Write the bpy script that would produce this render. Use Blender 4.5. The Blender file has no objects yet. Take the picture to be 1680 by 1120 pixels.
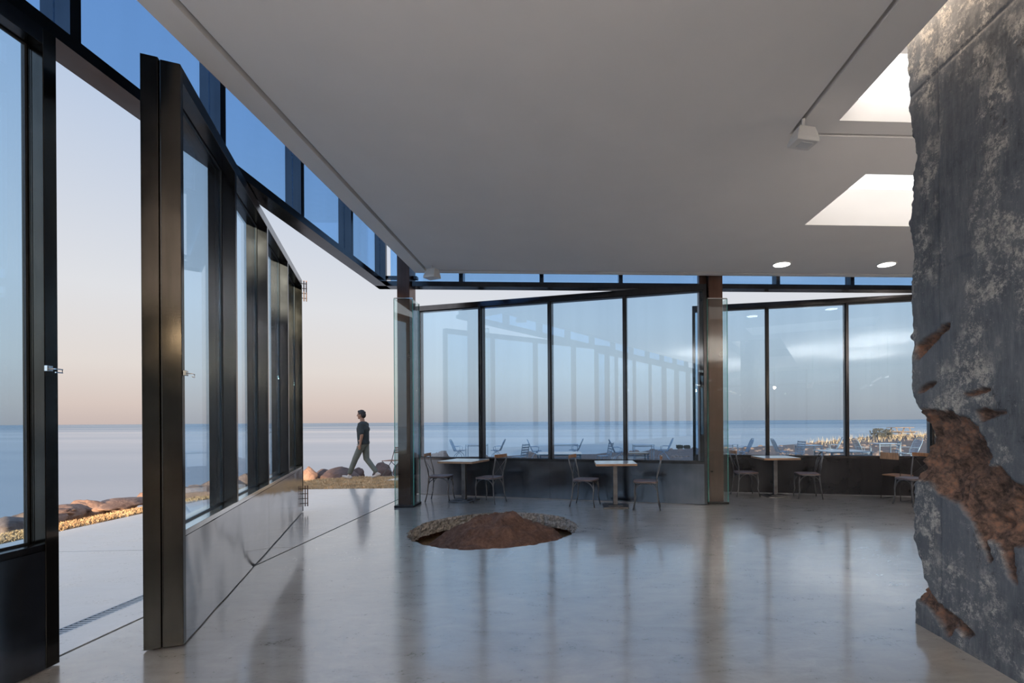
import bpy, bmesh, math, random
from mathutils import Vector, Matrix, noise
random.seed(7)
C = bpy.context.scene.collection
PI = math.pi
F, CX, HZ, CH = 793.0, 970.0, 690.8, 1.45      # focal length and principal point in photograph pixels, eye height
# ------------------------------------------------------------------ camera
cd = bpy.data.cameras.new('camera'); cam = bpy.data.objects.new('camera', cd); C.objects.link(cam)
cd.sensor_width = 36; cd.sensor_fit = 'HORIZONTAL'; cd.lens = 36*F/1680
cd.shift_x = -130/1680; cd.shift_y = 130.8/1680
cd.clip_end = 9000
cam.matrix_world = Matrix.Translation((0, 0, CH)) @ Matrix.Rotation(PI/2, 4, 'X') @ Matrix.Rotation(-math.radians(.35), 4, 'Z')
S = bpy.context.scene
S.camera = cam
S.view_settings.view_transform = 'Standard'; S.view_settings.look = 'None'
S.view_settings.exposure = 0.0; S.view_settings.gamma = 1; S.view_settings.use_curve_mapping = False
# ------------------------------------------------------------------ sky
w = bpy.data.worlds.new('dusk_sky'); S.world = w; w.use_nodes = True
nt = w.node_tree; N = nt.nodes; L = nt.links
for n in list(N): N.remove(n)
tc = N.new('ShaderNodeTexCoord'); sp = N.new('ShaderNodeSeparateXYZ'); L.new(tc.outputs['Generated'], sp.inputs[0])
rp = N.new('ShaderNodeValToRGB'); L.new(sp.outputs[2], rp.inputs[0])
stops = [(0.0, (.58, .48, .45)), (.03, (.68, .57, .52)), (.09, (.76, .70, .66)), (.20, (.74, .75, .78)), (.45, (.50, .60, .77)), (1.0, (.24, .40, .70))]
cr = rp.color_ramp
while len(cr.elements) < len(stops): cr.elements.new(.5)
for e, (p, c) in zip(cr.elements, stops): e.position = p; e.color = (*c, 1)
# warm brighter western half of the dusk sky, behind the camera
ab = N.new('ShaderNodeMapRange'); L.new(sp.outputs[1], ab.inputs[0])
ab.inputs[1].default_value = 0.1; ab.inputs[2].default_value = -1.0; ab.inputs[3].default_value = 1.0; ab.inputs[4].default_value = 2.6
mu = N.new('ShaderNodeVectorMath'); mu.operation = 'SCALE'; L.new(rp.outputs[0], mu.inputs[0]); L.new(ab.outputs[0], mu.inputs['Scale'])
bg = N.new('ShaderNodeBackground'); L.new(mu.outputs[0], bg.inputs[0]); bg.inputs[1].default_value = 1.0
wo = N.new('ShaderNodeOutputWorld'); L.new(bg.outputs[0], wo.inputs[0])
# ------------------------------------------------------------------ sun: low, behind the camera
sd = bpy.data.lights.new('sun', 'SUN'); so = bpy.data.objects.new('sun', sd); C.objects.link(so)
sd.energy = 10.0; sd.color = (1, .72, .46); sd.angle = math.radians(1)
el = math.radians(7.5)
so.rotation_euler = Vector((-.055*math.cos(el), math.cos(el), -math.sin(el))).to_track_quat('-Z', 'Y').to_euler()

# ------------------------------------------------------------------ added fill uplights, unseen, to brighten the room (troughs built further down)
UP = [(-.9, -1.3, 0), (-.9, -4.2, 0), (1.2, -2.6, 0), (6.4, 2.2, 1), (6.4, -1.5, 1), (4.4, .6, 1)]
for X_, Y_, _k in UP:
    ul = bpy.data.lights.new('fill_uplight', 'AREA'); uo = bpy.data.objects.new('fill_uplight', ul); C.objects.link(uo)
    ul.shape = 'RECTANGLE'; ul.size = .16; ul.size_y = 2.2; ul.energy = 170; ul.color = (1, .89, .80)
    uo.location = (X_, Y_, 2.72); uo.rotation_euler = (PI, 0, 0)
# ------------------------------------------------------------------ helpers
def tag(o, label=None, cat=None, group=None, kind=None):
    if label: o['label'] = label
    if cat: o['category'] = cat
    if group: o['group'] = group
    if kind: o['kind'] = kind
    return o
def empty(name, loc=(0, 0, 0), rz=0, **k):
    o = bpy.data.objects.new(name, None); C.objects.link(o); o.location = loc; o.rotation_euler = (0, 0, rz)
    o.empty_display_size = .1
    return tag(o, **k)
class M:
    def __init__(s): s.v = []; s.f = []
    def add(s, vs, fs):
        n = len(s.v); s.v += [tuple(p) for p in vs]; s.f += [tuple(i+n for i in f) for f in fs]; return s
    def box(s, x0, x1, y0, y1, z0, z1, mat=None):
        vs = [Vector((x, y, z)) for z in (z0, z1) for y in (y0, y1) for x in (x0, x1)]
        if mat: vs = [mat @ p for p in vs]
        return s.add(vs, [(0, 2, 3, 1), (4, 5, 7, 6), (0, 1, 5, 4), (2, 6, 7, 3), (0, 4, 6, 2), (1, 3, 7, 5)])
    def tube(s, pts, r, seg=8, cap=True):
        pts = [Vector(p) for p in pts]; n = len(pts)
        rs = r if isinstance(r, (list, tuple)) else [r]*n
        vs = []; up = None
        for i, p in enumerate(pts):
            t = (pts[min(i+1, n-1)]-pts[max(i-1, 0)]).normalized()
            if up is None:
                up = Vector((0, 0, 1)) if abs(t.z) < .9 else Vector((1, 0, 0))
            a = t.cross(up).normalized(); b = a.cross(t).normalized(); up = b
            for k in range(seg):
                q = 2*PI*k/seg; vs.append(p+(a*math.cos(q)+b*math.sin(q))*rs[i])
        fs = [(i*seg+k, i*seg+(k+1) % seg, (i+1)*seg+(k+1) % seg, (i+1)*seg+k) for i in range(n-1) for k in range(seg)]
        if cap: fs += [tuple(range(seg))[::-1], tuple((n-1)*seg+k for k in range(seg))]
        return s.add(vs, fs)
    def strap(s, pts, wd, th, side):
        """flat bar swept along pts, width along 'side'"""
        pts = [Vector(p) for p in pts]; side = Vector(side).normalized(); n = len(pts); vs = []
        for i, p in enumerate(pts):
            t = (pts[min(i+1, n-1)]-pts[max(i-1, 0)]).normalized(); b = t.cross(side).normalized()
            for su, sv in ((-1, -1), (1, -1), (1, 1), (-1, 1)): vs.append(p+side*su*wd/2+b*sv*th/2)
        fs = [(i*4+k, i*4+(k+1) % 4, i*4+4+(k+1) % 4, i*4+4+k) for i in range(n-1) for k in range(4)]
        fs += [(3, 2, 1, 0), tuple((n-1)*4+k for k in range(4))]
        return s.add(vs, fs)
    def prism(s, poly, z0, z1):
        n = len(poly)
        vs = [(x, y, z0) for x, y in poly]+[(x, y, z1) for x, y in poly]
        return s.add(vs, [tuple(range(n))[::-1], tuple(range(n, 2*n))]+[(i, (i+1) % n, n+(i+1) % n, n+i) for i in range(n)])
    def ell(s, c, r, seg=16, rings=10, mat=None):
        vs = []; c = Vector(c)
        for i in range(1, rings):
            a = PI*i/rings
            for k in range(seg):
                q = 2*PI*k/seg; vs.append(Vector((r[0]*math.sin(a)*math.cos(q), r[1]*math.sin(a)*math.sin(q), r[2]*math.cos(a))))
        vs += [Vector((0, 0, r[2])), Vector((0, 0, -r[2]))]
        if mat: vs = [mat @ p for p in vs]
        vs = [p+c for p in vs]; m = (rings-1)*seg
        fs = [(i*seg+k, (i+1)*seg+k, (i+1)*seg+(k+1) % seg, i*seg+(k+1) % seg) for i in range(rings-2) for k in range(seg)]
        fs += [(m, k, (k+1) % seg) for k in range(seg)]+[(m+1, (rings-2)*seg+(k+1) % seg, (rings-2)*seg+k) for k in range(seg)]
        return s.add(vs, fs)
    def cap(s, a, b, ra, rb, seg=12):
        """tapered capsule: closed, for remeshing"""
        a = Vector(a); b = Vector(b); d = b-a; pts = []; rs = []
        u = d.normalized()
        for q in (85, 60, 30): pts.append(a-u*ra*math.sin(math.radians(q))); rs.append(ra*math.cos(math.radians(q)))
        pts.append(a); rs.append(ra); pts.append(b); rs.append(rb)
        for q in (30, 60, 85): pts.append(b+u*rb*math.sin(math.radians(q))); rs.append(rb*math.cos(math.radians(q)))
        return s.tube(pts, rs, seg)
    def build(s, name, mat, parent=None, smooth=False, bevel=0, **k):
        me = bpy.data.meshes.new(name); me.from_pydata(s.v, [], s.f); me.update()
        bm = bmesh.new(); bm.from_mesh(me); bmesh.ops.recalc_face_normals(bm, faces=bm.faces); bm.to_mesh(me); bm.free()
        if mat: me.materials.append(mat)
        o = bpy.data.objects.new(name, me); C.objects.link(o); o.parent = parent
        if smooth:
            for p in me.polygons: p.use_smooth = True
        if bevel:
            b = o.modifiers.new('bevel', 'BEVEL'); b.width = bevel; b.segments = 2; b.limit_method = 'ANGLE'; b.angle_limit = .6
        return tag(o, **k)
def remesh(o, vox, it=2, fac=.5):
    r = o.modifiers.new('r', 'REMESH'); r.mode = 'VOXEL'; r.voxel_size = vox; r.use_smooth_shade = True
    s = o.modifiers.new('s', 'SMOOTH'); s.iterations = it; s.factor = fac
    dg = bpy.context.evaluated_depsgraph_get(); me = bpy.data.meshes.new_from_object(o.evaluated_get(dg))
    o.modifiers.clear(); o.data = me
    for p in me.polygons: p.use_smooth = True
    return o
def copy_tree(o, parent=None, name=None):
    c = o.copy(); C.objects.link(c)
    if parent: c.parent = parent
    for ch in [x for x in bpy.data.objects if x.parent == o]: copy_tree(ch, c)
    return c
def ws(px, d):   # lateral world position of photograph column px at depth d
    return (px-CX)/F*d
YAW = math.atan(40/793)
U = Vector((math.cos(YAW), math.sin(YAW), 0)); W = Vector((-math.sin(YAW), math.cos(YAW), 0))
def B(a, b, z=0): return U*a+W*b+Vector((0, 0, z))     # building axes to world
RB = Matrix.Rotation(YAW, 4, 'Z')
def sm(a, b, x):
    t = max(0, min(1, (x-a)/(b-a))); return t*t*(3-2*t)

# ------------------------------------------------------------------ materials
class MT:
    def __init__(s, name):
        s.m = bpy.data.materials.new(name); s.m.use_nodes = True; s.n = s.m.node_tree.nodes; s.l = s.m.node_tree.links
        s.b = s.n['Principled BSDF']; s.o = s.n['Material Output']; s.tc = None
    def co(s, scale=(1, 1, 1), src='Object'):
        if not s.tc: s.tc = s.n.new('ShaderNodeTexCoord')
        mp = s.n.new('ShaderNodeMapping'); mp.inputs['Scale'].default_value = scale; s.l.new(s.tc.outputs[src], mp.inputs[0]); return mp.outputs[0]
    def noise(s, sc, det=6, rough=.55, scale=(1, 1, 1), dist=0, src='Object'):
        t = s.n.new('ShaderNodeTexNoise'); s.l.new(s.co(scale, src), t.inputs['Vector'])
        t.inputs['Scale'].default_value = sc; t.inputs['Detail'].default_value = det; t.inputs['Roughness'].default_value = rough
        t.inputs['Distortion'].default_value = dist; return t.outputs[0]
    def ramp(s, x, stops):
        r = s.n.new('ShaderNodeValToRGB'); s.l.new(x, r.inputs[0]); e = r.color_ramp.elements
        while len(e) < len(stops): e.new(.5)
        for q, (p, c) in zip(e, stops):
            q.position = p; q.color = (*c, 1) if hasattr(c, '__len__') else (c, c, c, 1)
        return r.outputs[0]
    def mix(s, f, a, b, mode='MIX'):
        x = s.n.new('ShaderNodeMixRGB'); x.blend_type = mode
        for i, v in enumerate((f, a, b)):
            if hasattr(v, 'is_linked') or isinstance(v, bpy.types.NodeSocket): s.l.new(v, x.inputs[i])
            elif hasattr(v, '__len__'): x.inputs[i].default_value = (*v, 1)
            else: x.inputs[i].default_value = v if i == 0 else (v, v, v, 1)
        return x.outputs[0]
    def bump(s, h, st=.3, d=.01, to=None):
        x = s.n.new('ShaderNodeBump'); x.inputs['Strength'].default_value = st; x.inputs['Distance'].default_value = d
        s.l.new(h, x.inputs['Height']); s.l.new(x.outputs[0], (to or s.b).inputs['Normal']); return x
    def set(s, **k):
        for a, v in k.items():
            a = a.replace('_', ' ')
            i = s.b.inputs[a]
            if isinstance(v, bpy.types.NodeSocket): s.l.new(v, i)
            else: i.default_value = (*v, 1) if hasattr(v, '__len__') and len(v) == 3 else v
        return s
def simple(name, c, r=.5, metal=0, var=.15, sc=8, bump=0, scale=(1, 1, 1)):
    m = MT(name); nz = m.noise(sc, scale=scale)
    m.set(Base_Color=m.ramp(nz, [(.3, tuple(x*(1-var) for x in c)), (.7, tuple(min(1, x*(1+var)) for x in c))]), Roughness=r, Metallic=metal)
    if bump: m.bump(nz, bump)
    return m.m
def glass(name, tint, refl=1.0, rough=0.0):
    m = MT(name); n = m.n; l = m.l
    tr = n.new('ShaderNodeBsdfTransparent')
    v = m.noise(1.2, det=3, scale=(3, 3, .12))
    tr_c = m.mix(v, tuple(x*.97 for x in tint), tuple(min(1, x*1.03) for x in tint)); l.new(tr_c, tr.inputs[0])
    gl = n.new('ShaderNodeBsdfGlossy'); gl.inputs['Roughness'].default_value = rough; gl.inputs[0].default_value = (.92, .97, 1, 1)
    fr = n.new('ShaderNodeLayerWeight'); fr.inputs[0].default_value = .5
    pw_ = n.new('ShaderNodeMath'); pw_.operation = 'POWER'; l.new(fr.outputs['Facing'], pw_.inputs[0]); pw_.inputs[1].default_value = 5
    mp = n.new('ShaderNodeMath'); mp.operation = 'MULTIPLY_ADD'; mp.use_clamp = True; l.new(pw_.outputs[0], mp.inputs[0]); mp.inputs[1].default_value = .75; mp.inputs[2].default_value = .045*refl
    mx = n.new('ShaderNodeMixShader'); l.new(mp.outputs[0], mx.inputs[0]); l.new(tr.outputs[0], mx.inputs[1]); l.new(gl.outputs[0], mx.inputs[2])
    l.new(mx.outputs[0], m.o.inputs[0]); return m.m
def emit(name, c, st):
    m = MT(name); m.set(Base_Color=(.9, .9, .9), Emission_Color=c, Emission_Strength=st, Roughness=.6)
    return m.m
def concrete(name, c0, c1, r0, r1, coat=0.0):
    m = MT(name)
    a = m.noise(.7, 8, .6); b = m.noise(3.5, 8, .65, scale=(1, 2.2, 1), dist=.6); c = m.noise(40, 4, .6)
    base = m.ramp(m.mix(.5, a, b), [(.32, c0), (.5, tuple((x+y)/2 for x, y in zip(c0, c1))), (.68, c1)])
    base = m.mix(.25, base, m.ramp(c, [(.3, .12), (.7, .5)]), 'MULTIPLY') if False else m.mix(.12, base, c, 'OVERLAY')
    # dark curing scratches and hairlines
    h = m.ramp(m.noise(2.1, 10, .75, scale=(1, 3.2, 1), dist=1.6), [(.492, 0.0), (.5, 1.0), (.508, 0.0)])
    msk = m.ramp(m.noise(.9, 4), [(.52, 0.0), (.62, 1.0)])
    hm = m.mix(1, h, msk, 'MULTIPLY')
    base = m.mix(m.mix(1, hm, (.55, .55, .55), 'MULTIPLY'), base, tuple(x*.45 for x in c0))
    m.set(Base_Color=base, Roughness=m.ramp(m.mix(.5, b, c), [(.35, r0), (.65, r1)]))
    m.set(Coat_Weight=coat, Coat_IOR=2.35, Coat_Roughness=m.ramp(m.mix(.5, b, c), [(.36, .06), (.64, .20)]))
    bb_ = m.bump(m.mix(.4, b, c), .14, .006); wv = m.n.new('ShaderNodeBump'); wv.inputs['Strength'].default_value = .35; wv.inputs['Distance'].default_value = .012; m.l.new(m.noise(1.5, 2, .4), wv.inputs['Height']); m.l.new(wv.outputs[0], bb_.inputs['Normal']); m.l.new(wv.outputs[0], m.b.inputs['Coat Normal']); wv2 = m.n.new('ShaderNodeBump'); wv2.inputs['Strength'].default_value = .12; wv2.inputs['Distance'].default_value = .004; m.l.new(m.mix(.5, b, c), wv2.inputs['Height']); m.l.new(wv.outputs[0], wv2.inputs['Normal']); m.l.new(wv2.outputs[0], m.b.inputs['Coat Normal'])
    return m.m
m_floor = concrete('polished_concrete', (.20, .187, .17), (.47, .44, .405), .25, .4, 1.0)
m_pave = concrete('paving_concrete', (.42, .40, .38), (.62, .60, .575), .25, .4, .8)
m_slabedge = simple('broken_slab_edge', (.36, .33, .30), .95, var=.6, sc=30, bump=1)
m_ceil = simple('ceiling_paint', (.72, .70, .685), .75, var=.02, sc=2)
m_roof = simple('roof_membrane', (.35, .35, .36), .8)
m_dark = simple('black_recess', (.02, .02, .02), .7)
def brushed(name, c, r, var=.25, rip=0):
    m = MT(name); s1 = m.noise(9, 6, .6, scale=(1, 1, .06)); s2 = m.noise(2.5, 4, .5)
    m.set(Base_Color=m.ramp(m.mix(.5, s1, s2), [(.3, tuple(x*(1-var) for x in c)), (.7, tuple(x*(1+var) for x in c))]), Metallic=1.0,
          Roughness=m.ramp(s2, [(.3, r*.75), (.7, r*1.3)]))
    if rip: m.bump(m.noise(1.1, 2, .4, dist=.8), rip, .03)
    else: m.bump(s1, .04, .002)
    return m.m
m_frame = brushed('bronzed_steel_frame', (.075, .072, .074), .2)
m_post = brushed('worn_bronze_post', (.075, .066, .056), .15, .4)
m_panel = brushed('stainless_kick_panel', (.46, .45, .45), .13, .1, .35)
m_panel2 = brushed('dark_steel_kick_panel', (.13, .14, .16), .2, .2, .3)
m_panel3 = brushed('dark_reflection_kick_panel', (.05, .05, .055), .3, .2, .3)  # near-black reflection of dark concrete painted into the steel colour
m_rust = brushed('rust_brown_steel', (.13, .075, .058), .34, .35)
m_black = simple('black_steel', (.03, .03, .032), .4, .6)
m_gask = simple('rubber_gasket', (.02, .02, .02), .5)
m_glass = glass('door_glass', (.745, .875, .985), 1.35)
m_clere = glass('clerestory_glass', (.55, .74, .94), 1.2)
m_jacket = glass('column_glass', (.93, .98, .97), 1.0)
m_edge = simple('green_glass_edge', (.10, .42, .36), .15, 0, .2)
m_chrome = simple('chrome', (.75, .74, .72), .15, 1, .05)
m_white = simple('white_fixture', (.62, .61, .60), .5, 0, .03)
m_lens = emit('downlight_diffuser', (1, .97, .92), 6)
m_opal = emit('skylight_opal', (1, .985, .96), 1.6)
m_seat = simple('seat_wood', (.17, .11, .095), .45, 0, .3, 6, .1, (1, 8, 1))
m_rail = simple('rail_wood', (.36, .17, .075), .42, 0, .35, 6, .1, (1, 6, 1))
m_top = simple('table_wood', (.42, .25, .15), .4, 0, .3, 5, .05, (1, 9, 1))
m_lam = simple('white_laminate', (.62, .63, .64), .12, 0, .04)
m_cast = simple('gunmetal_iron', (.17, .165, .17), .38, .8, .3)
m_gal = simple('weathered_zinc', (.30, .36, .42), .45, .5, .3)
m_gtop = simple('pale_zinc_top', (.45, .50, .55), .3, .3, .1)
m_slat = simple('bistro_slat', (.35, .16, .09), .6, 0, .3)
m_soil = MT('red_earth')
_a = m_soil.noise(5, 10, .7); _b = m_soil.noise(24, 8, .7)
m_soil.set(Base_Color=m_soil.ramp(m_soil.mix(.5, _a, _b), [(.34, (.07, .035, .022)), (.5, (.17, .088, .058)), (.66, (.30, .17, .115))]), Roughness=.95)
m_soil.bump(_b, .8, .03); m_soil = m_soil.m
def rockmat(name, c0, c1):
    m = MT(name); a = m.noise(2.5, 10, .7); b = m.noise(14, 8, .7)
    m.set(Base_Color=m.ramp(m.mix(.4, a, b), [(.35, c0), (.65, c1)]), Roughness=.9); m.bump(m.mix(.5, a, b), .8, .05); return m.m
m_rock = rockmat('shore_rock', (.15, .09, .07), (.42, .28, .21))
m_rockd = rockmat('dark_shore_rock', (.07, .05, .045), (.20, .13, .11))

# ------------------------------------------------------------------ SEA
s = MT('sea_water')
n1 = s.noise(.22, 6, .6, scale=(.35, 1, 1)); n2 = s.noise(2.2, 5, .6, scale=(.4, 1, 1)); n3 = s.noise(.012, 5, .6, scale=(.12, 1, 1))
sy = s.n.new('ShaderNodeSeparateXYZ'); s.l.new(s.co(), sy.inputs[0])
fm = s.n.new('ShaderNodeMapRange'); s.l.new(sy.outputs[1], fm.inputs[0]); fm.inputs[1].default_value = 60; fm.inputs[2].default_value = 420; fm.interpolation_type = 'SMOOTHSTEP'  # darker, bluer reflection far out is painted into the base colour
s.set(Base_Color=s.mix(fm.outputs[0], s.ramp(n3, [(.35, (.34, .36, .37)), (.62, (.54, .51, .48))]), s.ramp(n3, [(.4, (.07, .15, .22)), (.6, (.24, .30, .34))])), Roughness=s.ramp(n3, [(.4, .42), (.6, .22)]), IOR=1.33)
s.bump(s.mix(.5, n1, n2), .22, .10)
SEA = -1.25
m = M(); xs = [-4000, -800, -200, -60, -20, -5, 10, 30, 60, 120, 300, 900, 4000]; ys = [-300, -60, -15, 0, 10, 20, 35, 60, 120, 300, 900, 2500, 6500]
m.v = [(x, y, SEA) for y in ys for x in xs]; q = len(xs)
m.f = [(j*q+i, j*q+i+1, (j+1)*q+i+1, (j+1)*q+i) for j in range(len(ys)-1) for i in range(q-1)]
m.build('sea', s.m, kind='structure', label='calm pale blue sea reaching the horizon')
# ------------------------------------------------------------------ GROUND
SH = [(-8.7, -30), (-8.6, -5), (-8.5, 2), (-8.25, 7), (-8.3, 11), (-7.9, 12.8), (-6.9, 13.9), (-5.9, 14.6), (-5.3, 16.0), (-6.4, 20), (-8.2, 22.5), (-8.2, 26.5), (-4, 28), (-1, 28.5), (1, 29.5), (5.4, 33), (14, 36), (26, 41), (45, 45), (70, 48)]
POLY = SH+[(70, -30)]
def inside(x, y):
    c = False; n = len(POLY)
    for i in range(n):
        (x1, y1), (x2, y2) = POLY[i], POLY[(i+1) % n]
        if (y1 > y) != (y2 > y) and x < (x2-x1)*(y-y1)/(y2-y1)+x1: c = not c
    return c
def sdist(x, y):
    b = 1e9
    for (x1, y1), (x2, y2) in zip(SH, SH[1:]):
        dx, dy = x2-x1, y2-y1; t = max(0, min(1, ((x-x1)*dx+(y-y1)*dy)/(dx*dx+dy*dy)))
        b = min(b, math.hypot(x-x1-t*dx, y-y1-t*dy))
    return b if inside(x, y) else -b
def flat(x, y):
    z = -.02 if y < 11.5 else -.02-.03*(min(y, 26)-11.5)
    return z+.62*sm(11, 26, x)*sm(18, 38, y)
def gz(x, y, detail=True):
    s_ = sdist(x, y)
    z = flat(x, y)
    edge = sm(-2.2, .5, s_)
    z = -2.6+(z+2.6)*edge
    if detail:
        z += (noise.noise((x*.5, y*.5, 1))*.10+noise.noise((x*2, y*2, 5))*.035)*(.4 if s_ > 1 else 1)*sm(10, 16, abs(y)+max(0, abs(x+3)-3.5))
    ub = Vector((x, y, 0)); a = ub.dot(U); b = ub.dot(W)
    if a > -7.0 and b < 11.0: z = min(z, -.34)
    return z
g = MT('shore_ground')
ga = g.noise(.5, 8, .65); gb = g.noise(9, 8, .75); gc = g.noise(.12, 3)
grass = g.ramp(gb, [(.3, (.22, .15, .085)), (.5, (.44, .31, .18)), (.7, (.62, .46, .29))])
earth = g.ramp(gb, [(.3, (.09, .06, .05)), (.55, (.22, .14, .11)), (.75, (.38, .27, .21))])
spy = g.n.new('ShaderNodeSeparateXYZ'); g.l.new(g.co(), spy.inputs[0])
mr = g.n.new('ShaderNodeMapRange'); g.l.new(spy.outputs[1], mr.inputs[0]); mr.inputs[1].default_value = 13; mr.inputs[2].default_value = 17
ad = g.n.new('ShaderNodeMath'); ad.operation = 'ADD'; g.l.new(mr.outputs[0], ad.inputs[0]); g.l.new(g.ramp(ga, [(.35, 0.0), (.65, .35)]), ad.inputs[1]); ad.use_clamp = True
g.set(Base_Color=g.mix(ad.outputs[0], grass, earth), Roughness=.95); g.bump(gb, .7, .05)
xs = [-14+.25*i for i in range(64)]+[2+.6*i for i in range(114)]; ys = [-30+1.5*i for i in range(22)]+[3+.25*i for i in range(100)]+[28+.5*i for i in range(48)]
mg = M(); mg.v = [(x, y, gz(x, y)) for y in ys for x in xs]; q = len(xs)
mg.f = [(j*q+i, j*q+i+1, (j+1)*q+i+1, (j+1)*q+i) for j in range(len(ys)-1) for i in range(q-1)]
mg.build('ground', g.m, smooth=True, kind='structure', label='dry grass and bare red earth along the shore')

# ------------------------------------------------------------------ FLOOR with the round hole
HC = Vector((-1.32, 6.62)); HR = 1.13
hole = []
for k in range(160):
    t = 2*PI*k/160; r = HR+.022*noise.noise((math.cos(t)*4, math.sin(t)*4, 3))+.014*noise.noise((math.cos(t)*19, math.sin(t)*19, 9))+random.uniform(-.02, .02)
    hole.append(HC+Vector((math.cos(t), math.sin(t)))*r)
def poly_fill(name, outer, inner, z0, mat, depth=.2, parent=None, **k):
    bm = bmesh.new(); ed = []
    for loop in (outer, inner):
        if not loop: continue
        vs = [bm.verts.new((p[0], p[1], z0)) for p in loop]
        ed += [bm.edges.new((vs[i], vs[(i+1) % len(vs)])) for i in range(len(vs))]
    bmesh.ops.triangle_fill(bm, edges=ed, use_beauty=True)
    for f in bm.faces:
        if f.normal.z < 0: f.normal_flip()
    r = bmesh.ops.extrude_edge_only(bm, edges=ed[:len(outer)])
    for v in r['geom']:
        if isinstance(v, bmesh.types.BMVert): v.co.z -= depth
    me = bpy.data.meshes.new(name); bm.to_mesh(me); bm.free(); me.materials.append(mat)
    o = bpy.data.objects.new(name, me); C.objects.link(o); o.parent = parent; return tag(o, **k)
GA = -3.17
fo = [B(GA, -6), B(9.5, -6), B(9.5, 10.9), B(GA, 10.9)]
floor = poly_fill('floor', fo, hole, 0, m_floor, kind='structure', label='polished grey concrete floor with a round hole cut in it')
# broken edge of the slab round the hole
m = M(); R = 6
for j in range(R+1):
    for k, p in enumerate(hole):
        q = (p-HC).normalized(); z = -.20*j/R
        off = 0 if j == 0 else (.03*noise.noise((p.x*13, p.y*13, z*17))+.018*noise.noise((p.x*45, p.y*45, z*45))-.005+.04*j/R)
        pp = p+q*off; m.v.append((pp.x, pp.y, z+(.0 if j in (0,) else .008*noise.noise((p.x*30, p.y*30, j)))))
n = len(hole); m.f = [(j*n+k, j*n+(k+1) % n, (j+1)*n+(k+1) % n, (j+1)*n+k) for j in range(R) for k in range(n)]
m.build('slab_edge', m_slabedge, floor, label='rough broken concrete edge round the hole')
# dark pit beneath
m = M(); m.v = [(HC.x+1.5*math.cos(2*PI*k/32), HC.y+1.5*math.sin(2*PI*k/32), z) for z in (-.2, -.5) for k in range(32)]
m.f = [(k, (k+1) % 32, 32+(k+1) % 32, 32+k) for k in range(32)]+[tuple(range(32, 64))]
pit = m.build('pit_lining', m_soil, floor)
pit['label'] = 'dark void under the slab'
# soil mound
m = M(); m.v = []; RR, SS = 46, 120
for i in range(RR+1):
    r = 1.16*i/RR
    for k in range(SS):
        t = 2*PI*k/SS; x, y = r*math.cos(t), r*math.sin(t)
        tt = r/1.16
        h = -.40+.57*(1-sm(0, 1, tt*.86))**.85+.02*math.exp(-((x-.05)**2+(y-.1)**2)/.03)
        ns = .10*noise.fractal((x*2.2+3, y*2.2, 2), 1, 2, 3)+.045*noise.fractal((x*8, y*8, 7), 1, 2, 4)+.012*noise.noise((x*40, y*40, 1))
        m.v.append((HC.x+.06+x*1.0, HC.y-.05+y*.98, h+ns*(1 if i else 1)))
m.f = [(i*SS+k, i*SS+(k+1) % SS, (i+1)*SS+(k+1) % SS, (i+1)*SS+k) for i in range(RR) for k in range(SS)]
m.build('soil_mound', m_soil, smooth=True, label='mound of red-brown earth heaped inside the round floor hole', cat='mound')
# a few clods
for k in range(16):
    t = random.uniform(0, 2*PI); r = random.uniform(.35, .95)
# ------------------------------------------------------------------ PAVING outside with joints, drain
def pav(name, a0, a1, b0, b1, lab):
    P = [B(a0, b0), B(a1, b0), B(a1, b1), B(a0, b1)]
    return poly_fill(name, P, [], -.004, m_pave, .18, kind='structure', label=lab)
pav('paving', -6.9, -3.62, -8, 5.82, 'pale concrete paving outside, near slab'); pav('paving', -6.9, -3.205, 5.832, 10.9, 'pale concrete paving outside, far slab')
pav('paving', -3.50, -3.205, -8, 5.82, 'narrow concrete strip between floor track and drain')
m = M(); m.box(-3.62, -3.50, -8, 5.82, -.19, -.05); m.box(-3.21, -3.165, -8, 8.6, -.19, -.03)
o = m.build('floor_track', m_dark, kind='structure', label='dark recessed floor track along the open glass wall'); o.matrix_world = RB
dr = empty('drain_grate', B(-3.56, 0), YAW, label='narrow slotted metal drain grate in the paving outside', cat='drain')
m = M(); m.box(-.058, -.046, -1, 5.8, -.04, -.004); m.box(.046, .058, -1, 5.8, -.04, -.004); m.build('frame', m_gtop, dr)
bar = M().box(-.046, .046, 0, .012, -.03, -.006)
first = None
for k in range(120):
    if not first: first = o = bar.build('grate_bar', m_gtop, dr)
    else: o = first.copy(); C.objects.link(o)
    o.location = (0, 1.6+k*.035, 0)
# ------------------------------------------------------------------ CEILING with grooves and wells
ZC = CH+2.5
voids = [(-2.32, -2.27, -6, 8.10, 'g'), (-2.32, 9.4, 8.05, 8.10, 'g'), (1.96, 2.0, -6, 4.15, 'g'), (1.96, 9.4, 4.11, 4.15, 'g'),
         (2.29, 3.75, -6, 3.93, 's'), (3.06, 6.2, 4.78, 6.05, 'w')]
As = sorted({-2.52, 9.4}|{v[0] for v in voids}|{v[1] for v in voids}); Bs = sorted({-6, 8.23}|{v[2] for v in voids}|{v[3] for v in voids})
m = M()
for a0, a1 in zip(As, As[1:]):
    for b0, b1 in zip(Bs, Bs[1:]):
        ca, cb = (a0+a1)/2, (b0+b1)/2
        if any(v[0] < ca < v[1] and v[2] < cb < v[3] for v in voids): continue
        m.box(a0, a1, b0, b1, 0, .12)
ce = m.build('ceiling', m_ceil, kind='structure', label='flat grey plaster ceiling floating inside the glass walls'); ce.matrix_world = Matrix.Translation((0, 0, ZC)) @ RB
m = M()
for v in voids:
    if v[4] == 'g': m.box(v[0], v[1], v[2], v[3], .085, .119)
m.build('groove_back', m_dark, ce)
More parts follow.
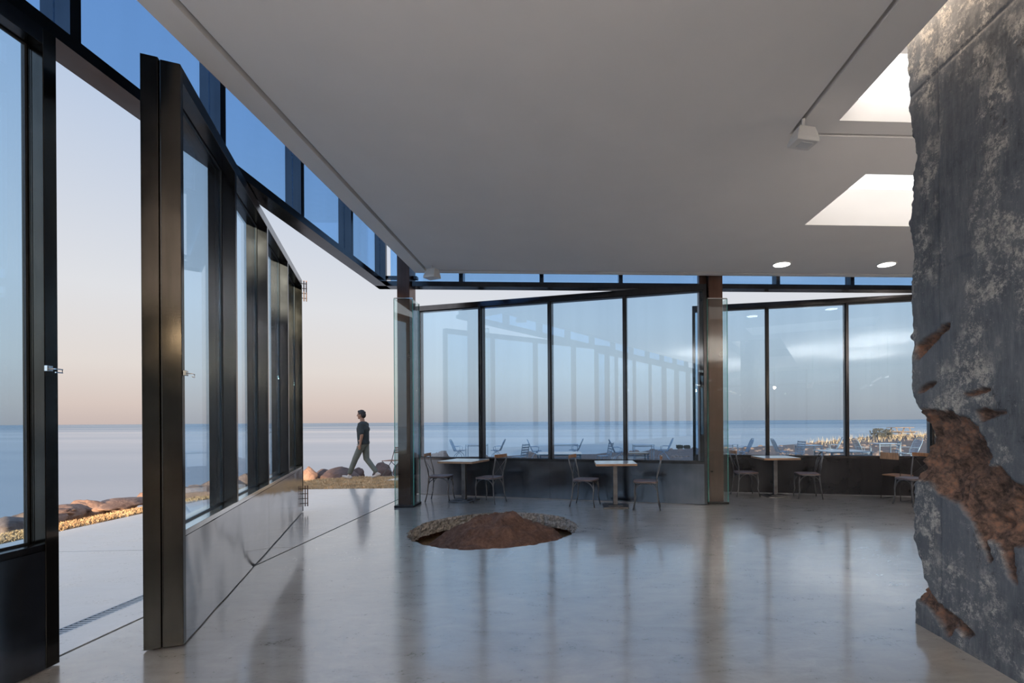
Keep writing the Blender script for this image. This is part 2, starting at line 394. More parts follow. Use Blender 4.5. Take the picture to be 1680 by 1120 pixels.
for v, hgt in ((voids[4], .17+.5), (voids[5], .47)):
    m = M(); a0, a1, b0, b1 = v[:4]; t = .05
    m.box(a0-t, a0, b0-t, b1+t, .0+.12, hgt); m.box(a1, a1+t, b0-t, b1+t, .12, hgt); m.box(a0, a1, b1, b1+t, .12, hgt); m.box(a0, a1, b0-t, b0, .12, hgt)
    m.build('light_well', m_ceil, ce)
    zz = .18 if v[4] == 's' else hgt
    if v[4] == 's':
        m = M(); m.box(2.62, a1, b0, b1, zz, zz+.02); 
    else:
        m = M(); m.box(a0, a1, b0, b1, zz, zz+.02)
    if v[4] == 's': m = M().box(a0, a1, 3.45, b1, zz, zz+.02)
    m.build('opal_panel', m_opal, ce, label='glowing white skylight panel')
m = M().box(-3.32, 9.7, -6.3, 8.75, 4.98, 5.2)
o = m.build('roof', m_roof, kind='structure', label='flat roof slab above the ceiling'); o.matrix_world = RB
# skylight top for slot: covered by roof
# downlights
for i, (px, py) in enumerate(((1284, 433), (1456, 433))):
    hz = HZ-(px-CX)*.0061; d = 2.5*F/(hz-py)
    r = empty('downlight', (ws(px, d), d, ZC), label='round recessed ceiling downlight, %s' % ('left one nearer the middle of the room' if i == 0 else 'right one beside the broken concrete wall'), cat='downlight', group='recessed ceiling downlights')
    m = M(); m.tube([(0, 0, -.004), (0, 0, -.012)], .128, 32); m.build('diffuser', m_lens, r)
    m = M()
    for k in range(32):
        t = 2*PI*k/32
        for rr, z in ((.128, 0), (.128, -.014), (.142, -.014), (.145, 0)): m.v.append((rr*math.cos(t), rr*math.sin(t), z))
    m.f = [(4*k+j, 4*((k+1) % 32)+j, 4*((k+1) % 32)+(j+1) % 4, 4*k+(j+1) % 4) for k in range(32) for j in range(4)]
    m.build('trim_ring', m_white, r)
# box fixtures at the groove ends
def fixture(px, py, hd, lab, sc, rz, zo=0):
    d = hd; z = CH+(HZ-(px-CX)*.0061-py)*d/F
    r = empty('ceiling_speaker', (ws(px, d), d, z), rz, label=lab, cat='ceiling fixture', group='boxy fixtures hung at ends of ceiling grooves')
    s_ = sc
    m = M(); m.add([(-.13*s_, -.09*s_, -.085*s_), (.13*s_, -.09*s_, -.085*s_), (.13*s_, .10*s_, -.085*s_), (-.13*s_, .10*s_, -.085*s_),
                    (-.13*s_, -.09*s_, -.045*s_), (.13*s_, -.09*s_, -.045*s_), (.13*s_, .10*s_, -.045*s_), (-.13*s_, .10*s_, -.045*s_),
                    (-.07*s_, -.05*s_, .09*s_), (.11*s_, -.05*s_, .09*s_), (.11*s_, .06*s_, .09*s_), (-.07*s_, .06*s_, .09*s_)],
                   [(3, 2, 1, 0), (0, 1, 5, 4), (1, 2, 6, 5), (2, 3, 7, 6), (3, 0, 4, 7), (4, 5, 9, 8), (5, 6, 10, 9), (6, 7, 11, 10), (7, 4, 8, 11), (8, 9, 10, 11)])
    m.build('housing', m_white, r, bevel=.008*s_)
    M().tube([(0, 0, .08*s_), (0, 0, ZC-z)], .015, 10).build('bracket', m_white, r)
    M().box(-.06*s_, .08*s_, -.05*s_, .05*s_, -.091*s_, -.086*s_).build('lens', m_lam, r)
fixture(1321, 224, 4.02, 'white boxy fixture at ceiling groove corner beside the broken wall', .78, .2)
fixture(710, 449, 7.72, 'small pale box fixture at ceiling corner above the corner column', .85, -.4)
# ------------------------------------------------------------------ FACADE transoms, clerestory
FA = -3.20; FB = 8.62; ZT = 3.81
def bobj(name, m, mat, parent=None, **k):
    o = m.build(name, mat, parent, **k)
    if not parent: o.matrix_world = RB
    return o
bobj('trim_1', M().box(FA-.10, FA+.10, -6, FB+.12, ZT, ZT+.085).box(FA-.05, FA+.03, -6, FB+.1, ZT+.085, ZT+.115), m_frame, kind='structure', label='dark steel beam over the left glass doors')
bobj('trim_2', M().box(FA-.10, 9.5, FB-.10, FB+.12, ZT, ZT+.085).box(FA-.10, -2.6, FB-.05, FB+.05, ZT+.14, ZT+.19), m_frame, kind='structure', label='dark steel beam over the back glass doors')
w1 = empty('window_1', B(FA, 0), YAW, kind='structure', label='strip of blue high panes above the left doors')
w2 = empty('window_2', B(0, FB), YAW, kind='structure', label='strip of blue high panes above the back doors')
b = 8.54; pv = None
while b > -6:
    M().box(-.09, .09, b-.035, b+.035, ZT+.085, 4.98).build('mullion', m_frame, w1)
    if b < 8.5: M().box(-.012, .0, b+.035, b+1.325-.035, ZT+.085, 4.98).build('glass_pane', m_clere, w1)
    b -= 1.325
CM = [FA+.1, -2.75, -1.83, -.43, .97, 2.55, 3.82, 5.2, 6.6, 8.0, 9.4]
for a0, a1 in zip(CM, CM[1:]):
    if a1 not in (-2.75, 2.55, 9.4): M().box(a1-.035, a1+.035, -.09, .09, ZT+.085, 4.98).build('mullion', m_frame, w2)
    M().box(a0+.036, a1-.036, .0, .012, ZT+.085, 4.98).build('glass_pane', m_clere, w2)
# ------------------------------------------------------------------ PIVOTING GLASS DOORS
def door(name, P0, P1, lab, zb=.009, zt=3.795, pan=None, post=None, latch=None, mull=(.25, .5, .75), yg=.12, hinge=False, pw=.05, D=.20):
    P0 = Vector(P0); P1 = Vector(P1); dv = P1-P0; Lg = dv.length
    r = empty(name, (P0.x, P0.y, 0), math.atan2(dv.y, dv.x), kind='structure', label=lab)
    pan = pan or m_panel; post = post or m_frame
    SZ = .745; h_ = D*.525
    for x0, x1 in ((0, pw), (Lg-pw, Lg)):
        M().box(x0, x1, 0, h_, zb, zt).box(x0+(.012 if x0 == 0 else 0), x1-(0 if x0 == 0 else .012), h_, h_+.01, zb, zt).box(x0-(.0), x1, h_+.01, D+.005, zb, zt+.012).build('end_post', post, r, bevel=.003)
    for t in mull:
        M().box(Lg*t-.028, Lg*t+.022, 0, D, SZ, zt-.1).build('mullion', m_frame, r, bevel=.002)
    M().box(pw, Lg-pw, 0, D, zt-.1, zt).build('head_rail', m_frame, r, bevel=.002)
    M().box(pw, Lg-pw, .008, D, SZ-.04, SZ).build('sill', m_chrome if pan is m_panel else m_frame, r, bevel=.002)
    xs = [pw]+[Lg*t for t in mull]+[Lg-pw]
    for x0, x1 in zip(xs, xs[1:]):
        M().box(x0+(.0 if x0 == pw else .023), x1-(.0 if x1 == Lg-pw else .029), yg, yg+.014, SZ, zt-.1).build('glass_pane', m_glass, r)
        g_ = M(); e = .012
        a0 = x0+(.0 if x0 == pw else .022); a1 = x1-(.0 if x1 == Lg-pw else .028)
        g_.box(a0, a0+e, yg-.012, yg-.001, SZ, zt-.1).box(a1-e, a1, yg-.012, yg-.001, SZ, zt-.1).box(a0, a1, yg-.012, yg-.001, SZ, SZ+e).box(a0, a1, yg-.012, yg-.001, zt-.1-e, zt-.1).build('gasket', m_gask, r)
    for x0, x1 in ((pw, Lg/2-.0015), (Lg/2+.0015, Lg-pw)):
        # gently rippled sheet metal kick panel
        m = M(); nx, nz = 48, 10
        for j in range(nz+1):
            for i in range(nx+1):
                x = x0+(x1-x0)*i/nx; z = zb+(SZ-.04-zb)*j/nz
                rp_ = .006*noise.noise((x*2.3, z*1.4, 4))*min(1, 4*i/nx, 4*(1-i/nx)); m.v.append((x, .004+rp_, z))
        m.f = [(j*(nx+1)+i, j*(nx+1)+i+1, (j+1)*(nx+1)+i+1, (j+1)*(nx+1)+i) for j in range(nz) for i in range(nx)]
        m.build('kick_panel', pan, r, smooth=True)
        M().box(x0, x1, .012, D-.003, zb, SZ-.04).build('panel_core', m_frame, r)
    if latch:
        for lx in latch:
            l_ = M().box(lx-.02, lx+.012, -.022, .0, 1.765, 1.80).build('latch', m_chrome, r, bevel=.003)
            M().tube([(lx+.0, -.022, 1.78), (lx+.0, -.045, 1.78), (lx+.04, -.045, 1.78), (lx+.04, -.045, 1.76), (lx, -.045, 1.76)], .004, 6).build('latch_ring', m_chrome, l_)
    if hinge:
        for z0 in (.08, 3.45):
            m = M()
            for yy in (-.025, -.06): m.tube([(Lg-.012, yy, z0), (Lg-.012, yy, z0+.34)], .008, 6)
            for k in range(4): m.tube([(Lg-.012, .0, z0+.05+k*.08), (Lg-.012, -.07, z0+.05+k*.08)], .006, 6)
            m.build('hinge_bracket', m_rust, r)
    return r
P1 = Vector((-3.23, 2.93)); Wv = Vector((W.x, W.y))
door('door_1', P1-Wv*5.25, P1, 'closed tall glass door at the left edge with dark solid base', pan=m_panel2, post=m_post, latch=(5.19,), pw=.075, yg=.102, D=.12)
door('door_2', P1-Wv*10.6, P1-Wv*5.3, 'closed tall glass door behind the camera on the left side', pan=m_panel2)
door('door_3', (-2.665, 3.15), (-4.74, 7.95), 'huge four-pane glass door swung open on the left with stainless base', pan=m_panel, post=m_post, latch=(.03,), hinge=True, yg=.11)
door('door_4', (-3.55, 9.78), (1.985, 8.28), 'four-pane glass door between the two columns, swung slightly open', pan=m_panel2, yg=.05)
door('door_5', (2.08, 9.9), (7.8, 8.7), 'tilted glass door right of the second column, with dark base', pan=m_panel3, yg=.05)
# right facade beyond + rear walls (closing the room)
m_wall = simple('grey_plaster', (.42, .41, .40), .8, 0, .06)
bobj('wall_right', M().box(9.5, 9.75, -6.3, 9.2, 0, 4.98), m_wall, kind='structure', label='plain side wall hidden behind the concrete block')
bobj('wall_rear', M().box(-3.4, 9.5, -6.3, -6.1, 0, .75).box(-3.4, 9.5, -6.3, -6.1, 3.9, 4.98).box(5.5, 9.5, -6.3, -6.1, .75, 3.9), m_wall, kind='structure', label='rear wall behind the camera')
w3 = empty('window_3', B(0, -6.2), YAW, kind='structure', label='row of tall windows behind the camera')
for k in range(7):
    x = -3.4+8.9/6*k; M().box(x-.04, x+.04, -.08, .08, .75, 3.9).build('mullion', m_frame, w3)
    if k < 6: M().box(x+.04, x+8.9/6-.04, -.005, .005, .75, 3.9).build('glass_pane', m_jacket, w3)
M().box(-3.4, 5.5, -.07, .07, 3.2, 3.27).build('transom', m_frame, w3)
# added unseen block that shades the terrace from the low sun
nb = empty('sun_blocker', (4.2, -22, 0), 0, label='added plain block behind the camera, unseen, shading the terrace', cat='building')
M().box(-9.5, 7.5, -4, 0, -.4, 6.6).build('walls', m_wall, nb); M().box(-9.6, 7.7, -4.2, .2, 6.6, 6.8).build('roof', m_roof, nb)
# ------------------------------------------------------------------ COLUMNS
def column(X, Y, wd, lab, side):
    r = empty('steel_column', (X, Y, 0), YAW, label=lab, cat='column', group='steel columns jacketed in glass')
    M().box(-wd/2, wd/2, 0, .34, .03, 4.98).build('shaft', m_rust, r, bevel=.006)
    if side: M().box(-wd/2-.14, -wd/2-.004, .10, .22, .28, 4.98).build('side_plate', m_rust, r, bevel=.003)
    g0, g1 = (-wd/2-.035, wd/2+.06) if side else (-.14, .17)
    def pane(x0, x1, y0, y1):
        p = M().box(x0, x1, y0, y1, .03, 3.56).build('glass_panel', m_jacket, r)
        return p
    pane(g0, g1, -.05, -.038)
    pane(g1-.012, g1, -.037, .33); pane(g0, g0+.012, -.037, .33)
    M().box(g1-.002, g1+.007, -.051, -.036, .03, 3.56).build('glass_edge', m_edge, r); M().box(g0-.006, g0+.001, -.051, -.036, .03, 3.56).build('glass_edge', m_edge, r)
    M().box(g1-.013, g1+.001, .33, .337, .03, 3.56).build('glass_edge', m_edge, r)
    M().box(g0, g1, -.053, -.03, 3.56, 3.575).build('glass_clip', m_chrome, r)
    M().box(g0-.01, g1+.01, -.075, .36, 0, .035).build('base_plate', m_black, r, bevel=.004)
column(ws(662, 8.27), 8.29, .21, 'rust-brown steel column at the corner with a green-edged glass jacket', False)
column(ws(1175, 8.45), 8.44, .25, 'rust-brown steel column between the two back glass doors', True)
column(ws(1175, 8.45)+6.05, 8.60, .25, 'steel column hidden behind the broken concrete wall', False)
# ------------------------------------------------------------------ BROKEN CONCRETE WALL
WA = 2.47
def wallpt(px, py):       # photograph point lying on the wall plane -> (b, z)
    k = (px-CX)/F; b_ = (WA*U.x-k*WA*U.y)/(k*W.y-W.x); d = WA*U.y+b_*W.y
    return b_, CH+(HZ-(px-CX)*.0061-py)*d/F
big = [(1480, 672), (1500, 669), (1534, 671), (1546, 676), (1554, 670), (1569, 680), (1589, 686), (1603, 703), (1617, 726), (1626, 749), (1620, 763), (1640, 766), (1660, 789), (1680, 797), (1760, 800),
       (1760, 905), (1680, 898), (1659, 898), (1662, 921), (1667, 961), (1652, 946), (1646, 921), (1633, 892), (1617, 884), (1626, 917), (1620, 922), (1610, 895), (1594, 856), (1569, 826), (1540, 813), (1523, 789), (1498, 790), (1480, 795)]
low = [(1480, 975), (1500, 950), (1507, 943), (1517, 953), (1527, 979), (1549, 998), (1575, 1017), (1597, 1040), (1588, 1046), (1575, 1043), (1562, 1025), (1560, 1040), (1552, 1046), (1536, 1020), (1520, 995), (1500, 982)]
g1 = [(1500, 590), (1502, 568), (1516, 556), (1538, 543), (1545, 533), (1560, 528), (1558, 538), (1546, 548), (1534, 562), (1515, 582), (1508, 590)]
g2 = [(1505, 645), (1512, 634), (1526, 626), (1537, 626), (1530, 634), (1514, 644)]
g3 = [(1582, 645), (1598, 641), (1612, 635), (1628, 637), (1618, 644), (1600, 649), (1588, 651)]
g4 = [(1598, 674), (1615, 668), (1632, 674), (1652, 672), (1650, 678), (1630, 684), (1610, 692), (1606, 684)]
polys = [[wallpt(*p) for p in P] for P in (big, low, g1, g2, g3, g4)]
def pin(P, x, y):
    c = False; bd = 1e9; n = len(P)
    for i in range(n):
        (x1, y1), (x2, y2) = P[i], P[(i+1) % n]
        if (y1 > y) != (y2 > y) and x < (x2-x1)*(y-y1)/(y2-y1)+x1: c = not c
        dx, dy = x2-x1, y2-y1; t = max(0, min(1, ((x-x1)*dx+(y-y1)*dy)/(dx*dx+dy*dy+1e-12)))
        bd = min(bd, math.hypot(x-x1-t*dx, y-y1-t*dy))
    return bd if c else -bd
sil = [(0, 1480), (85, 1485), (170, 1488), (200, 1489), (240, 1497), (262, 1500), (285, 1496), (310, 1493), (345, 1491), (380, 1488), (420, 1494), (460, 1491), (500, 1489), (560, 1493), (600, 1489), (625, 1489), (650, 1491), (668, 1499), (690, 1501), (712, 1506), (735, 1506), (755, 1499), (768, 1496), (785, 1493), (800, 1492), (850, 1492), (880, 1491), (905, 1497), (930, 1505), (950, 1506), (962, 1500), (975, 1493), (1017, 1492), (1060, 1492)]
sz = [(wallpt(x, y)[1], wallpt(x, y)[0]) for y, x in sil]; sz.sort()
def edgeb(z):
    if z <= sz[0][0]: return sz[0][1]
    for (z0, b0), (z1, b1) in zip(sz, sz[1:]):
        if z <= z1: return b0+(b1-b0)*(z-z0)/(z1-z0)
    return sz[-1][1]
bb = [-1.0, -.2, .5, 1.0, 1.4, 1.7, 1.9]; step = .0095; x = 2.05
while x < 3.1: bb.append(x); x += step
NB = len(bb); NE = 26; zs = [i*.0105 for i in range(int(4.62/.0105)+1)]
m = M(); mask = []; TH = .36
SEAMB = wallpt(1541, 500)[0]; SZ1 = wallpt(1541, 440)[1]; SZ2 = wallpt(1541, 118)[1]
for z in zs:
    eb = edgeb(z)+.016*noise.noise((z*14, 0, 2))+.010*noise.noise((z*38, 3, 2))
    row = bb+[3.1+(eb-3.1)*(k+1)/NE for k in range(NE)]
    for b_ in row:
        q = max(pin(P, b_, z) for P in polys[:1]+polys[1:2]); q2 = max(pin(P, b_, z) for P in polys[2:])
        wob = .012*noise.noise((b_*22, z*22, 0))+.008*noise.noise((b_*60, z*60, 4))
        mk = sm(-.006, .008, max(q+wob, q2+wob*.6))
        dep = 0
        if max(q, q2) > -.03:
            if q > q2:
                dep = mk*(.035+.075*sm(0, .12, q)*(.6+.9*noise.fractal((b_*4.5, z*4.5, 8), 1, 2, 3)))+mk*(.03*noise.fractal((b_*15, z*15, 3), 1, 2, 3)+.011*noise.noise((b_*55, z*55, 1)))
            else: dep = mk*(.02+1.2*max(0, q2))+mk*.012*noise.noise((b_*60, z*60, 1))
        ed = eb-b_
        dep += .05*sm(.05, 0, ed)*(1+1.2*noise.noise((z*11, b_*11, 6)))     # worn, chipped arris
        dep += .004*noise.noise((b_*3, z*3, 7))+.0012*noise.noise((b_*40, z*40, 9))
        for s_, c_ in ((b_, SEAMB), (z, SZ1), (z, SZ2)):
            if abs(s_-c_) < (.008 if c_ is SEAMB else .006): dep += .007 if c_ is SEAMB else .0035
        p = B(WA+dep, b_, z); m.v.append((p.x, p.y, p.z)); mask.append(mk)
    p = B(WA+.13, eb+.01+.02*noise.noise((z*9, 4, 4)), z); m.v.append(tuple(p)); mask.append(0)
    p = B(WA+TH, eb-.05, z); m.v.append(tuple(p)); mask.append(0)
    p = B(WA+TH, -1.0, z); m.v.append(tuple(p)); mask.append(0)
q = NB+NE+3
m.f = [(j*q+i, j*q+(i+1) % q, (j+1)*q+(i+1) % q, (j+1)*q+i) for j in range(len(zs)-1) for i in range(q)]
cw = MT('old_painted_concrete')
at = cw.n.new('ShaderNodeAttribute'); at.attribute_name = 'rock'
c1 = cw.noise(1.6, 8, .65, dist=.2); c2 = cw.noise(7, 12, .8); c3 = cw.noise(28, 8, .7); c4 = cw.noise(2.2, 5, .6, scale=(1, 1, .5)); c5 = cw.noise(11, 8, .8, scale=(2.5, 2.5, .35))
paint = cw.ramp(c1, [(.35, (.032, .040, .052)), (.5, (.085, .097, .115)), (.66, (.18, .19, .205))])
paint = cw.mix(.45, paint, cw.ramp(c5, [(.36, (.035, .045, .058)), (.5, (.10, .11, .125)), (.64, (.22, .225, .23))]))
c6 = cw.noise(5.5, 15, .92); c7 = cw.noise(26, 10, .9)
pm = cw.mix(1, cw.ramp(c6, [(.515, 0.0), (.54, 1.0)]), cw.ramp(c4, [(.46, 0.0), (.54, 1.0)]), 'MULTIPLY')
pm = cw.mix(1, pm, cw.ramp(c7, [(.38, .25), (.47, 1.0)]), 'MULTIPLY')
dk_ = cw.mix(1, cw.ramp(cw.noise(6, 14, .85, scale=(1, 1, .7)), [(.55, 0.0), (.60, .85)]), cw.ramp(cw.noise(1.3, 3), [(.48, 0.0), (.6, 1.0)]), 'MULTIPLY')
paint = cw.mix(cw.ramp(cw.noise(1.1, 3, scale=(1, 1, 1)), [(.35, 0.0), (.7, .5)]), paint, (.13, .145, .17))
paint = cw.mix(dk_, paint, (.018, .020, .024))
worn = cw.ramp(c3, [(.3, (.27, .26, .24)), (.7, (.58, .56, .52))])
surf = cw.mix(pm, paint, worn)
surf = cw.mix(cw.ramp(cw.noise(60, 4, .8), [(.64, 0.0), (.68, .7)]), surf, (.4, .39, .37))
rk = cw.ramp(cw.mix(.45, cw.noise(9, 8, .7), cw.noise(40, 8, .75)), [(.38, (.03, .018, .014)), (.46, (.10, .062, .048)), (.53, (.19, .115, .085)), (.58, (.27, .13, .08)), (.64, (.20, .15, .125)), (.74, (.40, .35, .31))])
cw.set(Base_Color=cw.mix(at.outputs[0 if 'Color' not in at.outputs else 'Fac'], surf, rk), Roughness=cw.mix(at.outputs['Fac'], cw.ramp(c2, [(.4, .38), (.6, .7)]), .95))
cw.bump(cw.mix(.5, c3, pm), .35, .006)
o = m.build('broken_concrete_wall', cw.m, smooth=True, label='massive broken blue-grey concrete wall slab with exposed red rubble at right', kind='structure')
o.name = 'wall_front'
at_ = o.data.attributes.new('rock', 'FLOAT', 'POINT'); at_.data.foreach_set('value', mask)
# spot washing the wall top through the ceiling slot
ld = bpy.data.lights.new('slot_wash', 'AREA'); lo = bpy.data.objects.new('slot_wash', ld); C.objects.link(lo); ld.shape = 'RECTANGLE'; ld.size = .12; ld.size_y = 3.2; ld.energy = 16; ld.color = (1, .80, .62)
lo.location = B(2.37, 1.9, 4.30); lo.rotation_euler = (0, math.radians(-6), YAW)

# ------------------------------------------------------------------ FURNITURE
def rounded(w_, h_, r, n=5):
    P = []
    for cx, cy, a0 in ((w_/2-r, h_/2-r, 0), (-w_/2+r, h_/2-r, 90), (-w_/2+r, -h_/2+r, 180), (w_/2-r, -h_/2+r, 270)):
        for i in range(n+1):
            t = math.radians(a0+90*i/n); P.append((cx+r*math.cos(t), cy+r*math.sin(t)))
    return P
def arc(a, c, b, n=8):
    a, b, c = Vector(a), Vector(b), Vector(c); return [a*(1-t)**2+c*2*t*(1-t)+b*t*t for t in [i/n for i in range(n+1)]]
def crossback(lab, style='cross'):
    r = empty('bistro_chair', label=lab, cat='chair', group='indoor metal bistro chairs at the small tables')
    m = M().prism(rounded(.40, .40, .09), .445, .462); m.add(*(lambda P: ([(x*.96, y*.96, .462) for x, y in P]+[(x*.88, y*.88, .467) for x, y in P]+[(0, 0, .463)],
        [(i, (i+1) % len(P), len(P)+(i+1) % len(P), len(P)+i) for i in range(len(P))]+[(len(P)+i, len(P)+(i+1) % len(P), 2*len(P)) for i in range(len(P))]))(rounded(.40, .40, .09)))
    m.build('seat', m_seat, r)
    M().tube([(x*.97, y*.97, .438) for x, y in rounded(.40, .40, .09)]+[(.4/2*.97, (.2-.09)*.97, .438)], .009, 6).build('seat_ring', m_cast, r)
    for s_ in (-1, 1):
        M().tube([(.17, .15*s_, .44), (.185, .165*s_, .30), (.175, .17*s_, .15), (.205, .19*s_, 0)], [.011, .011, .010, .011], 8).build('leg', m_cast, r, smooth=True)
        if style == 'cross':
            M().tube([(-.235, .19*s_, 0), (-.20, .175*s_, .15), (-.185, .165*s_, .32), (-.175, .16*s_, .46), (-.19, .165*s_, .58), (-.235, .18*s_, .74), (-.25, .185*s_, .84)], .011, 8).build('rear_leg', m_cast, r, smooth=True)
        else:
            M().tube([(-.22, .19*s_, 0), (-.18, .17*s_, .30), (-.17, .16*s_, .44)], .011, 8).build('rear_leg', m_cast, r, smooth=True)
        M().tube(arc((.18, .162*s_, .27), (.165, .155*s_, .42), (.0, .16*s_, .435))+arc((.0, .16*s_, .435), (-.165, .155*s_, .42), (-.19, .166*s_, .27))[1:], .007, 6).build('brace', m_cast, r, smooth=True)
    for x_ in (.178, -.185):
        M().tube(arc((x_, -.163, .27), (x_*.93, -.14, .42), (x_*.93, 0, .435))+arc((x_*.93, 0, .435), (x_*.93, .14, .42), (x_, .163, .27))[1:], .007, 6).build('brace', m_cast, r, smooth=True)
    if style == 'cross':
        for s_ in (-1, 1):
            M().strap(arc((-.183, -.155*s_, .50), (-.235, .02*s_, .66), (-.25, .178*s_, .80)), .018, .005, (.2, -s_*.7, -.7)).build('cross_strap', m_cast, r)
        P = [(-.252-.045*math.cos(t), .205*math.sin(t)/1.0, .845) for t in [(-1+2*i/10)*1.25 for i in range(11)]]
        M().strap([(x+.03, y, z) for x, y, z in P], .06, .016, (0, 0, 1)).build('top_rail', m_rail, r, bevel=.004)
    elif style == 'hoop':
        for w_, h_ in ((.16, .86), (.085, .78)):
            pts = [(-.17, -w_, .46), (-.205, -w_*1.02, .60)]+[(-.205-.06*math.sin(t)-.0, -w_*math.cos(t)*1.0, .64+(h_-.64)*math.sin(t)) for t in [PI*i/14 for i in range(15)]]+[(-.205, w_*1.02, .60), (-.17, w_, .46)]
            M().tube(pts, .010, 8).build('back_hoop', m_cast, r, smooth=True)
    return r
def panelchair(lab):
    r = empty('wire_leg_chair', label=lab, cat='chair', group='indoor metal bistro chairs at the small tables')
    M().prism(rounded(.39, .38, .07), .44, .455).build('seat', m_rail, r)
    for s_ in (-1, 1):
        M().tube([(.16, .16*s_, .44), (.19, .18*s_, .02), (.0, .19*s_, .012), (-.20, .18*s_, .02), (-.17, .16*s_, .44), (-.20, .165*s_, .62), (-.235, .165*s_, .85)], .007, 6).build('wire_leg', m_black, r)
    M().strap([(-.22-.02*math.cos(t), .19*math.sin(t), .80) for t in [(-1+2*i/8)*1.1 for i in range(9)]], .12, .012, (0, 0, 1)).build('back_panel', m_top, r, bevel=.004)
    return r
def table(lab, topm=None, s_=.68):
    r = empty('pedestal_table', label=lab, cat='table', group='indoor pedestal cafe tables')
    M().box(-s_/2, s_/2, -s_/2, s_/2, .715, .75).build('tabletop', m_top, r, bevel=.003)
    M().box(-s_/2+.004, s_/2-.004, -s_/2+.004, s_/2-.004, .75, .753).build('laminate_top', m_lam, r)
    M().box(-.038, .038, -.038, .038, .035, .70).build('pedestal', m_cast, r, bevel=.008)
    M().box(-.16, .16, -.16, .16, .70, .715).build('top_plate', m_cast, r)
    m = M().box(-.21, .21, -.21, .21, 0, .022).box(-.12, .12, -.12, .12, .022, .035).build('base_plate', m_cast, r, bevel=.004)
    return r
def put(o, X, Y, deg, z=0): o.location = (X, Y, z); o.rotation_euler = (0, 0, math.radians(deg)); return o
ch = crossback('cross-back chair beside the corner column, left of the first table, facing right')
put(ch, -2.80, 8.98, 2)
def cp(src, lab, X, Y, deg, z=0):
    c = copy_tree(src); c['label'] = lab; put(c, X, Y, deg, z); return c
cp(ch, 'cross-back chair with orange wooden top rail, right of the first table, facing left', -1.84, 8.72, 158)
cp(ch, 'cross-back chair left of the table in front of the middle mullion, facing right', -.10, 8.33, -16)
cp(ch, 'cross-back chair right of the middle table, near the second column', .90, 8.02, 172)
cp(ch, 'cross-back chair just right of the second column, left of the right-hand table', 2.97, 9.32, 2)
cp(ch, 'cross-back chair half hidden by the broken concrete wall', 5.42, 8.18, 196)
put(crossback('hoop-back bent metal chair without wooden rail, right of the right-hand table', 'hoop'), 4.02, 9.02, 172)
put(panelchair('thin wire-legged chair with a pale wooden back panel beside the broken wall'), 5.52, 8.72, 25)
tb = table('square pedestal table beside the corner column, between two cross-back chairs'); put(tb, -2.34, 8.88, -14)
cp(tb, 'square pedestal table in front of the middle of the first back door', .40, 8.22, 2)
cp(tb, 'square pedestal table right of the second column under the right-hand glass door', 3.50, 9.22, 2)

# outdoor furniture
def meshchair():
    r = empty('garden_chair', label='x', cat='chair', group='grey high-back metal chairs on the terrace')
    def outline(n=9):
        P = [(-.16, -.21, .40)]
        back = [(-.16-.26*(z-.40)/.58, s_, z) for s_, z in ((-.22, .55), (-.23, .8), (-.20, .92), (-.10, .985), (.10, .985), (.20, .92), (.23, .8), (.22, .55))]
        return P+back+[(-.16, .21, .40)]
    M().tube(outline(), .014, 6).build('back_frame', m_gal, r, smooth=True)
    m = M()
    for k in range(-5, 6):
        y = k*.036; m.tube([(-.165, y, .42), (-.16-.26*.54/.58, y, .94)], .005, 4)
    for k in range(7):
        z = .48+k*.065; m.tube([(-.16-.26*(z-.40)/.58, -.215, z), (-.16-.26*(z-.40)/.58, .215, z)], .004, 4)
    m.build('back_mesh', m_gal, r)
    M().tube([(-.16, -.21, .40), (.22, -.23, .43), (.27, -.18, .42), (.27, .18, .42), (.22, .23, .43), (-.16, .21, .40)], .014, 6).build('seat_frame', m_gal, r, smooth=True)
    m = M()
    for k in range(10): m.box(-.15+k*.041, -.125+k*.041, -.21, .21, .405+.002*k, .411+.002*k)
    m.build('seat_mesh', m_gal, r)
    for s_ in (-1, 1):
        M().tube([(-.02, .21*s_, .41), (.20, .22*s_, .22), (.26, .22*s_, .0)], .012, 6).build('leg', m_gal, r); M().tube([(.10, .21*s_, .41), (-.12, .22*s_, .22), (-.24, .22*s_, 0)], .012, 6).build('leg', m_gal, r)
        M().tube([(-.26, .22*s_, .63), (.02, .26*s_, .64), (.14, .25*s_, .60), (.12, .23*s_, .42)], .011, 6).build('armrest', m_gal, r)
    return r
def slatchair():
    r = empty('slatted_chair', label='x', cat='chair', group='slat-back metal chairs on the terrace')
    for s_ in (-1, 1):
        M().tube([(-.20, .19*s_, 0), (-.17, .19*s_, .45), (-.26, .19*s_, .90)], .013, 6).build('rear_leg', m_gal, r); M().tube([(.20, .19*s_, 0), (.18, .19*s_, .45)], .013, 6).build('leg', m_gal, r)
    sl = M().box(-.008, .008, -.19, .19, -.027, .027)
    f0 = None
    for k in range(5):
        if f0 is None: f0 = o = sl.build('back_slat', m_gal, r)
        else: o = f0.copy(); C.objects.link(o)
        o.location = (-.185-.07*k/4, 0, .52+.085*k)
    s2 = M().box(-.03, .03, -.20, .20, -.006, .006); f0 = None
    for k in range(5):
        if f0 is None: f0 = o = s2.build('seat_slat', m_gal, r)
        else: o = f0.copy(); C.objects.link(o)
        o.location = (-.15+.078*k, 0, .455)
    return r
